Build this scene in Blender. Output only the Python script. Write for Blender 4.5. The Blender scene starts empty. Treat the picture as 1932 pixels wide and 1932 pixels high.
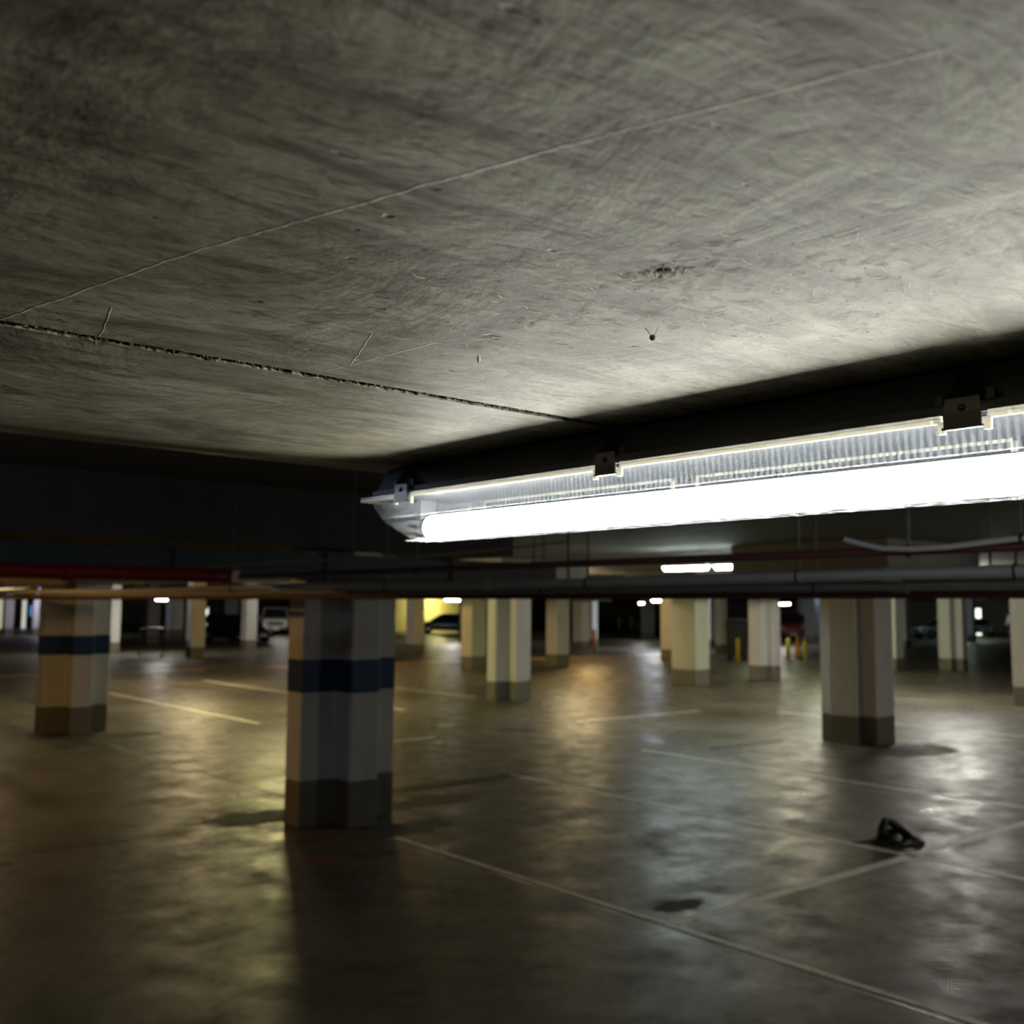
import bpy, bmesh, math, random
from mathutils import Vector, Matrix, noise
random.seed(7)
sc = bpy.context.scene
COL = sc.collection
PI = math.pi

# ------------------------------------------------------------------ camera
EYE = 1.95
cam_d = bpy.data.cameras.new('camera'); cam = bpy.data.objects.new('camera', cam_d); COL.objects.link(cam)
h, p, r = (math.radians(a) for a in (39.9, 5.33, 0.5))
fwd = Vector((math.sin(h)*math.cos(p), math.cos(h)*math.cos(p), math.sin(p)))
rt = Vector((math.cos(h), -math.sin(h), 0)); up = rt.cross(fwd)
rt2 = rt*math.cos(r) + up*math.sin(r); up2 = -rt*math.sin(r) + up*math.cos(r)
M = Matrix((rt2, up2, -fwd)).transposed().to_4x4(); M.translation = (0, 0, EYE)
cam.matrix_world = M
cam_d.sensor_width = 36; cam_d.lens = 36; cam_d.clip_start = .02; cam_d.clip_end = 400
cam_d.dof.use_dof = True; cam_d.dof.focus_distance = .76; cam_d.dof.aperture_fstop = 10.5
sc.camera = cam

# ------------------------------------------------------------------ world and exposure
w = bpy.data.worlds.new('world'); sc.world = w; w.use_nodes = True
w.node_tree.nodes['Background'].inputs[0].default_value = (.35, .4, .5, 1)
w.node_tree.nodes['Background'].inputs[1].default_value = .004
sc.view_settings.view_transform = 'Standard'; sc.view_settings.look = 'None'
sc.view_settings.exposure = 0.0; sc.view_settings.gamma = 1; sc.view_settings.use_curve_mapping = False
sc.cycles.use_denoising = True
sc.cycles.sample_clamp_indirect = 4
sc.cycles.max_bounces = 8; sc.cycles.transparent_max_bounces = 12
sc.cycles.caustics_reflective = False; sc.cycles.caustics_refractive = False

# ------------------------------------------------------------------ materials
def nt_new(name):
    m = bpy.data.materials.new(name); m.use_nodes = True
    nt = m.node_tree; b = nt.nodes['Principled BSDF']
    return m, nt, b
def N(nt, t, **kw):
    n = nt.nodes.new(t)
    for k, v in kw.items():
        if k.startswith('i_'): n.inputs[k[2:].replace('_', ' ')].default_value = v
        else: setattr(n, k, v)
    return n
def coords(nt, scale=(1, 1, 1), obj=True):
    tc = N(nt, 'ShaderNodeTexCoord'); mp = N(nt, 'ShaderNodeMapping')
    mp.inputs['Scale'].default_value = scale
    nt.links.new(tc.outputs['Object'], mp.inputs['Vector'])
    return mp.outputs[0]
def noise_n(nt, vec, scale, detail=4, rough=.6, dist=0):
    n = N(nt, 'ShaderNodeTexNoise'); n.inputs['Scale'].default_value = scale
    n.inputs['Detail'].default_value = detail; n.inputs['Roughness'].default_value = rough
    n.inputs['Distortion'].default_value = dist
    nt.links.new(vec, n.inputs['Vector']); return n.outputs['Fac']
def ramp(nt, fac, stops):
    n = N(nt, 'ShaderNodeValToRGB'); cr = n.color_ramp
    while len(cr.elements) < len(stops): cr.elements.new(.5)
    for e, (pos, c) in zip(cr.elements, stops):
        e.position = pos; e.color = (c, c, c, 1) if not isinstance(c, tuple) else (*c, 1)
    nt.links.new(fac, n.inputs[0]); return n.outputs[0]
def mth(nt, op, a, b=None, c=None, clamp=False):
    n = N(nt, 'ShaderNodeMath', operation=op); n.use_clamp = clamp
    for i, v in enumerate((a, b, c)):
        if v is None: continue
        if isinstance(v, (int, float)): n.inputs[i].default_value = v
        else: nt.links.new(v, n.inputs[i])
    return n.outputs[0]
def mix(nt, fac, a, b, mode='MIX'):
    n = N(nt, 'ShaderNodeMix', data_type='RGBA', blend_type=mode)
    for s, v in ((n.inputs[0], fac), (n.inputs[6], a), (n.inputs[7], b)):
        if isinstance(v, (int, float)): s.default_value = v
        elif isinstance(v, tuple): s.default_value = (*v, 1)
        else: nt.links.new(v, s)
    return n.outputs[2]
def bump(nt, b, height, strength=.3, dist=.01, prev=None):
    n = N(nt, 'ShaderNodeBump'); n.inputs['Strength'].default_value = strength
    n.inputs['Distance'].default_value = dist
    nt.links.new(height, n.inputs['Height'])
    if prev is not None: nt.links.new(prev, n.inputs['Normal'])
    nt.links.new(n.outputs[0], b.inputs['Normal']); return n.outputs[0]
def simple(name, col, rough=.5, metal=0, var=.12, nscale=12, bmp=0):
    m, nt, b = nt_new(name)
    v = coords(nt); f = noise_n(nt, v, nscale, 5)
    c = mix(nt, f, tuple(x*(1-var) for x in col), tuple(min(1, x*(1+var)) for x in col))
    nt.links.new(c, b.inputs['Base Color']); b.inputs['Roughness'].default_value = rough
    b.inputs['Metallic'].default_value = metal
    if bmp: bump(nt, b, f, bmp, .004)
    return m
def emit(name, col, s):
    m, nt, b = nt_new(name)
    b.inputs['Base Color'].default_value = (.8, .8, .8, 1)
    b.inputs['Emission Color'].default_value = (*col, 1); b.inputs['Emission Strength'].default_value = s
    return m
def segments(nt, vec, segs):
    """soft mask of thin straight marks given as (x0,y0,x1,y1,half width,strength) in metres"""
    sp = N(nt, 'ShaderNodeSeparateXYZ'); nt.links.new(vec, sp.inputs[0])
    x, y = sp.outputs[0], sp.outputs[1]; acc = None
    for x0, y0, x1, y1, hw, st in segs:
        L = math.hypot(x1-x0, y1-y0); dx, dy = (x1-x0)/L, (y1-y0)/L
        rx = mth(nt, 'SUBTRACT', x, x0); ry = mth(nt, 'SUBTRACT', y, y0)
        along = mth(nt, 'ADD', mth(nt, 'MULTIPLY', rx, dx), mth(nt, 'MULTIPLY', ry, dy))
        acr = mth(nt, 'ABSOLUTE', mth(nt, 'SUBTRACT', mth(nt, 'MULTIPLY', rx, -dy), mth(nt, 'MULTIPLY', ry, -dx)))
        m1 = mth(nt, 'SUBTRACT', 1, mth(nt, 'DIVIDE', acr, hw), clamp=True)
        m2 = mth(nt, 'LESS_THAN', mth(nt, 'ABSOLUTE', mth(nt, 'SUBTRACT', along, L/2)), L/2)
        mm = mth(nt, 'MULTIPLY', mth(nt, 'MULTIPLY', m1, m2), st)
        acc = mm if acc is None else mth(nt, 'MAXIMUM', acc, mm)
    return acc
def blobs(nt, vec, spots, nz):
    """mask of ragged stains (x,y,rx,ry)"""
    sp = N(nt, 'ShaderNodeSeparateXYZ'); nt.links.new(vec, sp.inputs[0]); acc = None
    for x0, y0, rx, ry in spots:
        a = mth(nt, 'POWER', mth(nt, 'ABSOLUTE', mth(nt, 'DIVIDE', mth(nt, 'SUBTRACT', sp.outputs[0], x0), rx)), 2)
        b_ = mth(nt, 'POWER', mth(nt, 'ABSOLUTE', mth(nt, 'DIVIDE', mth(nt, 'SUBTRACT', sp.outputs[1], y0), ry)), 2)
        d = mth(nt, 'SQRT', mth(nt, 'ADD', a, b_))
        d = mth(nt, 'ADD', d, mth(nt, 'MULTIPLY', mth(nt, 'SUBTRACT', nz, .5), 1.6))
        mm = mth(nt, 'MULTIPLY', mth(nt, 'SUBTRACT', 1.15, d, clamp=True), 3, clamp=True)
        acc = mm if acc is None else mth(nt, 'MAXIMUM', acc, mm)
    return acc

def ceiling_concrete():
    m, nt, b = nt_new('board_marked_concrete')
    v = coords(nt); vs = coords(nt, (1.0, .28, 1))       # streaks run along Y... stretched noise
    vs2 = coords(nt, (.35, 1.2, 1))
    big = noise_n(nt, v, 5.5, 6, .62, .6)
    mid = noise_n(nt, vs2, 26, 7, .68, .8)
    fine = noise_n(nt, vs2, 120, 5, .7, .4)
    c = ramp(nt, big, [(.34, (.12, .108, .066)), (.45, (.25, .228, .155)), (.57, (.32, .30, .21)), (.68, (.46, .44, .33))])
    c = mix(nt, ramp(nt, mid, [(.36, .95), (.49, 0.0), (.62, 0.0)]), c, (.12, .095, .055))
    c = mix(nt, ramp(nt, mid, [(.5, 0.0), (.72, .6)]), c, (.52, .50, .38))
    c = mix(nt, ramp(nt, fine, [(.34, .85), (.48, 0.0)]), c, (.12, .10, .075))
    pit = noise_n(nt, coords(nt, (.5, 1.3, 1)), 75, 2, .5, 0)
    pm = ramp(nt, pit, [(.73, 0.0), (.77, 1.0)])
    c = mix(nt, mth(nt, 'MULTIPLY', pm, .75), c, (.05, .045, .035))
    segs = [(.157, .691, .199, .487, .0011, .5), (.199, .487, .234, .363, .001, .45), (.234, .363, .262, .27, .001, .4),
            (.262, .27, .303, .148, .0009, .3), (.223, .711, .201, .614, .0009, .4), (.385, .648, .349, .56, .0008, .35),
            (.38, .675, .395, .54, .0009, .5), (.395, .54, .43, .44, .0008, .3), (.373, .912, .43, .777, .0013, .35),
            (.33, .40, .40, .43, .0007, .3), (.41, .47, .47, .40, .0007, .35), (.44, .42, .50, .33, .0006, .35),
            (.46, .44, .44, .36, .0005, .3), (.50, .36, .56, .33, .0006, .3), (.36, .50, .46, .43, .0006, .35)]
    wob = mix(nt, .004, v, noise_vec(nt, v, 60))
    sm = segments(nt, wob, segs)
    c = mix(nt, mth(nt, 'MULTIPLY', sm, .55), c, (.62, .6, .48))
    ds = segments(nt, wob, [(.425, .372, .447, .352, .0016, .9), (.44, .36, .40, .41, .0009, .6), (.47, .37, .455, .44, .0006, .5)])
    c = mix(nt, ds, c, (.03, .028, .02))
    nt.links.new(c, b.inputs['Base Color'])
    b.inputs['Roughness'].default_value = .62
    b1 = bump(nt, b, mid, .55, .0016)
    b2 = bump(nt, b, fine, .8, .0009, b1)
    b3 = bump(nt, b, big, .6, .006, b2)
    bump(nt, b, mth(nt, 'SUBTRACT', sm, pm), .6, .0012, b3)
    return m
def noise_vec(nt, v, s):
    n = N(nt, 'ShaderNodeTexNoise'); n.inputs['Scale'].default_value = s
    nt.links.new(v, n.inputs['Vector']); return n.outputs['Color']

def floor_concrete():
    m, nt, b = nt_new('worn_floor_concrete')
    v = coords(nt)
    big = noise_n(nt, v, .55, 6, .6, .2); mid = noise_n(nt, v, 2.4, 9, .72, .15); fine = noise_n(nt, v, 22, 5, .7)
    c = ramp(nt, big, [(.32, (.068, .058, .036)), (.52, (.115, .10, .068)), (.7, (.17, .152, .108))])
    c = mix(nt, ramp(nt, mid, [(.33, .75), (.52, 0.0)]), c, (.05, .043, .03))
    c = mix(nt, ramp(nt, mid, [(.55, 0.0), (.75, .4)]), c, (.26, .245, .20))
    c = mix(nt, ramp(nt, fine, [(.33, .35), (.5, 0.0)]), c, (.04, .035, .028))
    oil = blobs(nt, v, [(4.49, 7.07, .2, .16), (10.7, 12.7, .35, .3), (5.35, 4.62, .20, .10), (4.75, 8.9, .3, .15),
                        (7.9, 2.9, .2, .25), (4.4, 8.9, .5, .3), (6.2, 8.6, .6, .25),
                        (13.6, 7.6, .9, .5), (5.2, 15.6, .9, .35), (5.15, 7.7, .55, .25), (2.1, 8.5, .12, .1)], mid)
    c = mix(nt, mth(nt, 'MULTIPLY', oil, .62), c, (.008, .008, .007))
    red = blobs(nt, v, [(4.05, 7.15, .25, .1), (4.95, 6.95, .22, .1)], mid)
    c = mix(nt, mth(nt, 'MULTIPLY', red, .35), c, (.30, .03, .03))
    # saw-cut joints and long cracks
    wob = mix(nt, .03, v, noise_vec(nt, v, 1.5))
    cr = segments(nt, wob, [(4.93, 9.0, 4.93, 70, .035, 1), (0, 8.46, 4.5, 8.46, .03, .9), (-6, 8.46, 0, 8.46, .02, .8), (4.5, 8.46, 13, 8.5, .016, .5),
                            (5.3, 8.75, 7.9, 8.3, .02, .7), (5.2, 7.9, 6.9, 7.85, .02, .7), (4.93, 16.7, 60, 16.7, .025, .7), (13.95, -5, 13.95, 60, .025, .7),
                            (22.9, -5, 22.9, 60, .025, .7), (-6, 25, 60, 25, .03, .7)])
    c = mix(nt, cr, c, (.02, .018, .014))
    jt = segments(nt, v, [(4.915, -3, 4.915, 8.0, .016, 1.0)])
    c = mix(nt, jt, c, (.012, .011, .01))
    nt.links.new(c, b.inputs['Base Color'])
    ro = ramp(nt, mid, [(.3, .66), (.44, .50), (.56, .38), (.70, .24)])
    ro2 = mth(nt, 'ADD', ro, mth(nt, 'MULTIPLY', mth(nt, 'SUBTRACT', big, .5), .35))
    nt.links.new(mth(nt, 'ADD', ro2, mth(nt, 'MULTIPLY', oil, .3)), b.inputs['Roughness'])
    b.inputs['Specular IOR Level'].default_value = .42
    b1 = bump(nt, b, mid, .35, .010); b2 = bump(nt, b, fine, .25, .002, b1)
    bump(nt, b, mth(nt, 'MULTIPLY', mth(nt, 'ADD', cr, jt), -1), .8, .01, b2)
    return m

def paint(name, col, rough=.45, dirt=.35):
    m, nt, b = nt_new(name); v = coords(nt, (1, 1, .35))
    a = noise_n(nt, v, 3.5, 6, .65, .4); f = noise_n(nt, v, 40, 4)
    c = mix(nt, ramp(nt, a, [(.5, 0.0), (.8, dirt)]), col, tuple(x*.55 for x in col))
    c = mix(nt, ramp(nt, f, [(.62, 0.0), (.75, dirt*.7)]), c, tuple(x*.4 for x in col))
    nt.links.new(c, b.inputs['Base Color']); b.inputs['Roughness'].default_value = rough
    bump(nt, b, f, .15, .002); return m

def line_paint():
    m, nt, b = nt_new('worn_line_paint'); v = coords(nt)
    a = noise_n(nt, v, 9, 6, .7, .3)
    c = mix(nt, ramp(nt, a, [(.5, 0.0), (.68, .7)]), (.95, .93, .82), (.34, .32, .25))
    nt.links.new(c, b.inputs['Base Color']); b.inputs['Roughness'].default_value = .5; return m

def lens_material():
    m, nt, b = nt_new('clear_prismatic_plastic')
    nt.nodes.remove(b); out = nt.nodes['Material Output']
    v = coords(nt)
    sp = N(nt, 'ShaderNodeSeparateXYZ'); nt.links.new(v, sp.inputs[0])
    st = mth(nt, 'MULTIPLY_ADD', mth(nt, 'SINE', mth(nt, 'MULTIPLY', sp.outputs[1], 2*PI/.0062)), .5, .5)
    z = sp.outputs[2]
    up_ = mth(nt, 'GREATER_THAN', z, -.027)                    # ribbed upper band of the cover
    low = mth(nt, 'LESS_THAN', z, -.034)
    dustn = noise_n(nt, v, 90, 4, .7)
    fac = mth(nt, 'ADD', mth(nt, 'MULTIPLY', mth(nt, 'MULTIPLY', st, up_), .50), mth(nt, 'SUBTRACT', .24, mth(nt, 'MULTIPLY', low, .22)))
    fac = mth(nt, 'ADD', fac, mth(nt, 'MULTIPLY', mth(nt, 'SUBTRACT', dustn, .5), .25), clamp=True)
    edge = mth(nt, 'LESS_THAN', mth(nt, 'ABSOLUTE', mth(nt, 'ADD', z, .0272)), .0006)
    tcol = mix(nt, low, mix(nt, edge, (.040, .044, .050), (.2, .22, .24)), (.80, .86, .93))
    tr = N(nt, 'ShaderNodeBsdfTransparent'); tr.inputs[0].default_value = (.94, .96, .98, 1)
    tl = N(nt, 'ShaderNodeBsdfTranslucent'); nt.links.new(tcol, tl.inputs[0])
    gl = N(nt, 'ShaderNodeBsdfGlossy'); gl.inputs['Roughness'].default_value = .15; gl.inputs[0].default_value = (1, 1, 1, 1)
    m1 = N(nt, 'ShaderNodeMixShader'); nt.links.new(fac, m1.inputs[0]); nt.links.new(tr.outputs[0], m1.inputs[1]); nt.links.new(tl.outputs[0], m1.inputs[2])
    m2 = N(nt, 'ShaderNodeMixShader'); m2.inputs[0].default_value = .012; nt.links.new(m1.outputs[0], m2.inputs[1]); nt.links.new(gl.outputs[0], m2.inputs[2])
    nt.links.new(m2.outputs[0], out.inputs[0]); return m

MAT = {}
MAT['ceil'] = ceiling_concrete()
MAT['floor'] = floor_concrete()
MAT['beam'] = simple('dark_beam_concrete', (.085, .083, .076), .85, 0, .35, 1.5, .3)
MAT['slab'] = simple('soffit_concrete', (.22, .22, .205), .8, 0, .3, 1.2, .3)
MAT['wall'] = simple('wall_paint', (.30, .30, .28), .7, 0, .15, 1.5)
MAT['wall_y'] = simple('wall_paint_yellow_lit', (.75, .68, .35), .7, 0, .1, 1.5)  # yellow lamplight on this wall is put into its base colour
MAT['white'] = paint('column_white_paint', (.66, .655, .63))
MAT['green'] = paint('column_pale_green_paint', (.60, .63, .46))
MAT['greycol'] = paint('column_grey_paint', (.26, .27, .28))
MAT['base'] = paint('column_base_grey', (.19, .175, .13), .6, .6)
MAT['blue'] = paint('band_blue_paint', (.008, .045, .12), .4, .2)
MAT['line'] = line_paint()
MAT['yline'] = simple('worn_yellow_paint', (.85, .45, .07), .35, 0, .3, 6)
MAT['red'] = simple('red_pipe_enamel', (.30, .016, .014), .38, 0, .15, 6)
MAT['darkred'] = simple('dull_red_pipe_enamel', (.11, .035, .035), .55, 0, .2, 6)
MAT['pipe'] = simple('grey_pvc', (.50, .50, .52), .24, 0, .1, 5)
MAT['pipe2'] = simple('grey_pvc_dusty', (.26, .255, .25), .5, 0, .2, 5)
MAT['khaki'] = simple('khaki_pipe', (.28, .24, .15), .5, 0, .15, 5)
MAT['rod'] = simple('galvanised_rod', (.12, .12, .13), .5, .6, .1)
MAT['clamp'] = simple('black_clamp_steel', (.03, .03, .033), .5, .3, .1)
MAT['duct'] = simple('dark_green_grey_duct', (.055, .075, .08), .55, .1, .3, 3)
MAT['body'] = simple('batten_body_grey', (.07, .07, .075), .5, 0, .1, 40)
MAT['tray'] = simple('blue_grey_gear_tray', (.006, .007, .008), .6, 0, .05, 40)
MAT['tray'].node_tree.nodes['Principled BSDF'].inputs['Specular IOR Level'].default_value = .02
MAT['gasket'] = simple('batten_lip_grey', (.30, .29, .285), .5, 0, .05, 40)
MAT['clip'] = simple('dark_latch_steel', (.10, .092, .082), .28, .85, .15, 30)
MAT['lens'] = lens_material()
MAT['rim'] = None
MAT['tube'] = emit('fluorescent_tube', (1.0, .99, .90), 66)
MAT['plate'] = simple('plate_white', (.7, .7, .7), .4)
MAT['holder'] = simple('pale_lampholder', (.03, .032, .036), .4, 0, .03)
MAT['bodyw'] = simple('fixture_white_body', (.5, .5, .48), .5, 0, .05)
MAT['tyre'] = simple('tyre_rubber', (.015, .015, .016), .8)
MAT['chrome'] = simple('bright_metal', (.75, .76, .78), .12, 1, .03)
MAT['glass'] = simple('dark_car_glass', (.012, .015, .018), .06, 0, .1)
MAT['black'] = simple('black_plastic', (.012, .012, .013), .45)
MAT['yellow'] = simple('bollard_yellow', (.62, .50, .03), .45)
MAT['orange'] = simple('bollard_orange', (.72, .26, .03), .45)
MAT['head'] = simple('headlamp_glass', (.8, .85, .85), .05, .6, .02)
MAT['tail'] = simple('tail_red_glass', (.35, .01, .01), .15)
MAT['web'] = simple('cobweb_silk', (.92, .90, .78), .7)
MAT['husk'] = simple('insect_brown', (.10, .045, .02), .5)
MAT['rubble'] = simple('exposed_aggregate', (.33, .31, .26), .8, 0, .6, 900)
MAT['groove'] = simple('dark_joint_dirt', (.035, .032, .026), .9, 0, .3, 400)
def lip_material():
    m, nt, b = nt_new('clear_plastic_rim')
    b.inputs['Base Color'].default_value = (.30, .28, .19, 1); b.inputs['Roughness'].default_value = .25
    b.inputs['Subsurface Weight'].default_value = .6; b.inputs['Subsurface Radius'].default_value = (.02, .02, .02); b.inputs['Subsurface Scale'].default_value = 1
    return m

# ------------------------------------------------------------------ mesh helpers
class MB:
    def __init__(s): s.v = []; s.f = []; s.sm = []
    def add(s, vs, fs, smooth=False):
        n = len(s.v); s.v += [tuple(x) for x in vs]
        for f in fs: s.f.append([i+n for i in f]); s.sm.append(smooth)
        return s
    def box(s, x0, y0, z0, x1, y1, z1):
        vs = [(x, y, z) for z in (z0, z1) for y in (y0, y1) for x in (x0, x1)]
        return s.add(vs, [(0, 2, 3, 1), (4, 5, 7, 6), (0, 1, 5, 4), (2, 6, 7, 3), (0, 4, 6, 2), (1, 3, 7, 5)])
    def prism(s, poly, z0, z1):
        n = len(poly)
        vs = [(x, y, z0) for x, y in poly] + [(x, y, z1) for x, y in poly]
        return s.add(vs, [list(range(n))[::-1], list(range(n, 2*n))] + [(i, (i+1) % n, n+(i+1) % n, n+i) for i in range(n)])
    def tube(s, pts, rad, seg=14, cap=True):
        pts = [Vector(q) for q in pts]; rs = rad if isinstance(rad, (list, tuple)) else [rad]*len(pts)
        n0 = None; rings = []
        for i, q in enumerate(pts):
            t = ((pts[min(i+1, len(pts)-1)]-q).normalized() + (q-pts[max(i-1, 0)]).normalized()).normalized()
            if n0 is None:
                n0 = t.orthogonal().normalized()
            n0 = (n0 - t*n0.dot(t)).normalized(); b = t.cross(n0)
            rings.append([q + (n0*math.cos(a)+b*math.sin(a))*rs[i] for a in (2*PI*k/seg for k in range(seg))])
        vs = [x for r_ in rings for x in r_]; fs = []
        for i in range(len(pts)-1):
            for k in range(seg):
                a, b2 = i*seg+k, i*seg+(k+1) % seg; fs.append((a, b2, b2+seg, a+seg))
        s.add(vs, fs, True)
        if cap:
            s.add(rings[0], [list(range(seg))[::-1]]); s.add(rings[-1], [list(range(seg))])
        return s
    def lathe(s, prof, seg=20, c=(0, 0, 0), axis='z'):
        vs = []; fs = []
        for (rr, zz) in prof:
            for k in range(seg):
                a = 2*PI*k/seg; x, y, z = rr*math.cos(a), rr*math.sin(a), zz
                if axis == 'y': x, y, z = x, z, y
                if axis == 'x': x, y, z = z, x, y
                vs.append((x+c[0], y+c[1], z+c[2]))
        for i in range(len(prof)-1):
            for k in range(seg):
                a, b = i*seg+k, i*seg+(k+1) % seg; fs.append((a, b, b+seg, a+seg))
        fs.append(list(range(seg))); fs.append([len(prof)*seg-seg+k for k in range(seg)])
        return s.add(vs, fs, True)
    def build(s, name, mat, parent=None, bevel=0, loc=None, auto=True):
        me = bpy.data.meshes.new(name); me.from_pydata(s.v, [], s.f)
        me.polygons.foreach_set('use_smooth', s.sm)
        bm = bmesh.new(); bm.from_mesh(me); bmesh.ops.recalc_face_normals(bm, faces=bm.faces); bm.to_mesh(me); bm.free()
        me.materials.append(mat if not isinstance(mat, str) else MAT[mat])
        o = bpy.data.objects.new(name, me); COL.objects.link(o)
        if parent is not None: o.parent = parent
        if loc: o.location = loc
        if bevel:
            b = o.modifiers.new('bevel', 'BEVEL'); b.width = bevel; b.segments = 2; b.limit_method = 'ANGLE'
        return o
def tag(o, label=None, cat=None, group=None, kind=None):
    if label: o['label'] = label
    if cat: o['category'] = cat
    if group: o['group'] = group
    if kind: o['kind'] = kind
    return o
def empty(name, loc, label, cat, group=None, rz=0):
    o = bpy.data.objects.new(name, None); COL.objects.link(o); o.location = loc; o.rotation_euler = (0, 0, rz)
    o.empty_display_size = .1
    return tag(o, label, cat, group)
def copy_tree(o, parent=None):
    c = o.copy(); COL.objects.link(c); c.parent = parent
    for ch in list(o.children): copy_tree(ch, c)
    return c

# ------------------------------------------------------------------ structure
XE, YE, ZT = 96, 104, 2.93
tag(MB().box(-12, -8, -.3, XE, YE, 0).build('floor', 'floor'), kind='structure')
tag(MB().box(-12, -8, ZT, XE, YE, ZT+.3).build('ceiling', 'slab'), kind='structure')
tag(MB().box(-12, YE, 0, XE, YE+.3, ZT).build('wall_back', 'wall'), kind='structure')
tag(MB().box(XE, -8, 0, XE+.3, YE, ZT).build('wall_right', 'wall'), kind='structure')
tag(MB().box(-12.3, -8, 0, -12, YE, ZT).build('wall_left', 'wall'), kind='structure')
tag(MB().box(-12, -8.3, 0, XE, -8, ZT).build('wall_front', 'wall'), kind='structure')
tag(MB().box(41, 68, 0, 53.5, 68.3, ZT-.01).build('wall_yellow_lit', 'wall_y'), kind='structure')
tag(MB().box(57, 38.9, 0, 62, 39.2, ZT-.01).build('wall_partition', 'wall'), kind='structure')

# deep beam overhead: its underside carries the near light; a rough open joint crosses it
BZ = 2.127; GY = .697
def beam():
    mb = MB()
    x0, x1 = -6.0, 1.6
    prof = [(-6.0, BZ), (GY-.0072, BZ)]
    mb.add([(x0, -6, BZ), (x1, -6, BZ), (x1, GY-.0072, BZ), (x0, GY-.0072, BZ)], [(0, 1, 2, 3)])
    pr = [(GY+.0072, BZ), (1.0, BZ)]
    SL = math.tan(math.radians(8.2))
    for k in range(1, 9): pr.append((1.0+.16*k/8, BZ+SL*.08*(k/8)**2))
    pr.append((1.6, BZ+SL*.08+SL*.44)); pr.append((2.1, BZ+SL*.08+SL*.94)); pr.append((2.1, ZT))
    n = len(pr); vs = [(x0, y, z) for y, z in pr] + [(x1, y, z) for y, z in pr]
    mb.add(vs, [(i, i+1, n+i+1, n+i) for i in range(1, n-1)], True)
    mb.add([vs[0], vs[1], vs[n+1], vs[n]], [(0, 1, 3-1, 3)])
    # sides
    side = [(-6, BZ), (GY-.0072, BZ), (GY-.0072, BZ+.02), (GY+.0072, BZ+.02)] + pr + [(-6, ZT)]
    for x in (x0, x1): mb.add([(x, y, z) for y, z in side], [list(range(len(side)))])
    mb.add([(x0, -6, BZ), (x1, -6, BZ), (x1, -6, ZT), (x0, -6, ZT)], [(0, 1, 2, 3)])
    # ragged lips of the joint
    xs = [-1.0 + i*.0022 for i in range(int(2.6/.0022)+1)]
    for sgn, yb in ((-1, GY-.0072), (1, GY+.0072)):
        row = []
        for x in xs:
            e = (noise.noise(Vector((x*110, sgn*7, 0)))*.0022 + noise.noise(Vector((x*340, sgn*3, 2)))*.0013)
            row.append([(x, yb+sgn*.0012, BZ-.00002), (x, yb-sgn*(.0006)+e, BZ+.0001), (x, yb-sgn*(.0006)+e*1.5, BZ+.004)])
        vs = [q for r_ in row for q in r_]
        mb.add(vs, [(i*3+j, i*3+j+1, i*3+j+4, i*3+j+3) for i in range(len(row)-1) for j in range(2)], False)
    return mb
tag(beam().build('ceiling_beam', 'ceil'), kind='structure')
jm = MB()
rows = []
for i in range(1200):
    x = -1 + i*.0022
    rows.append([(x, GY-.009+j*.003, BZ+.0022+.0030*noise.noise(Vector((x*420, j*1.9, 5)))+.0012*noise.noise(Vector((x*120, j*.7, 9)))) for j in range(7)])
jm.add([q for r_ in rows for q in r_], [(i*7+j, i*7+j+1, i*7+j+8, i*7+j+7) for i in range(len(rows)-1) for j in range(6)])
def joint_mat():
    m, nt, b = nt_new('joint_aggregate'); v = coords(nt)
    f = noise_n(nt, v, 420, 3, .7)
    c = ramp(nt, f, [(.46, (.012, .011, .008)), (.58, (.07, .062, .045)), (.68, (.50, .48, .38))])
    nt.links.new(c, b.inputs['Base Color']); b.inputs['Roughness'].default_value = .8
    bump(nt, b, f, .8, .002); return m
tag(jm.build('trim_1', joint_mat()), kind='structure')

# drop panel over the near column row and beams beyond
tag(MB().box(-12, 7.75, 2.45, 6.5, 9.1, ZT).build('ceiling_beam', 'beam'), kind='structure')

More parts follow.
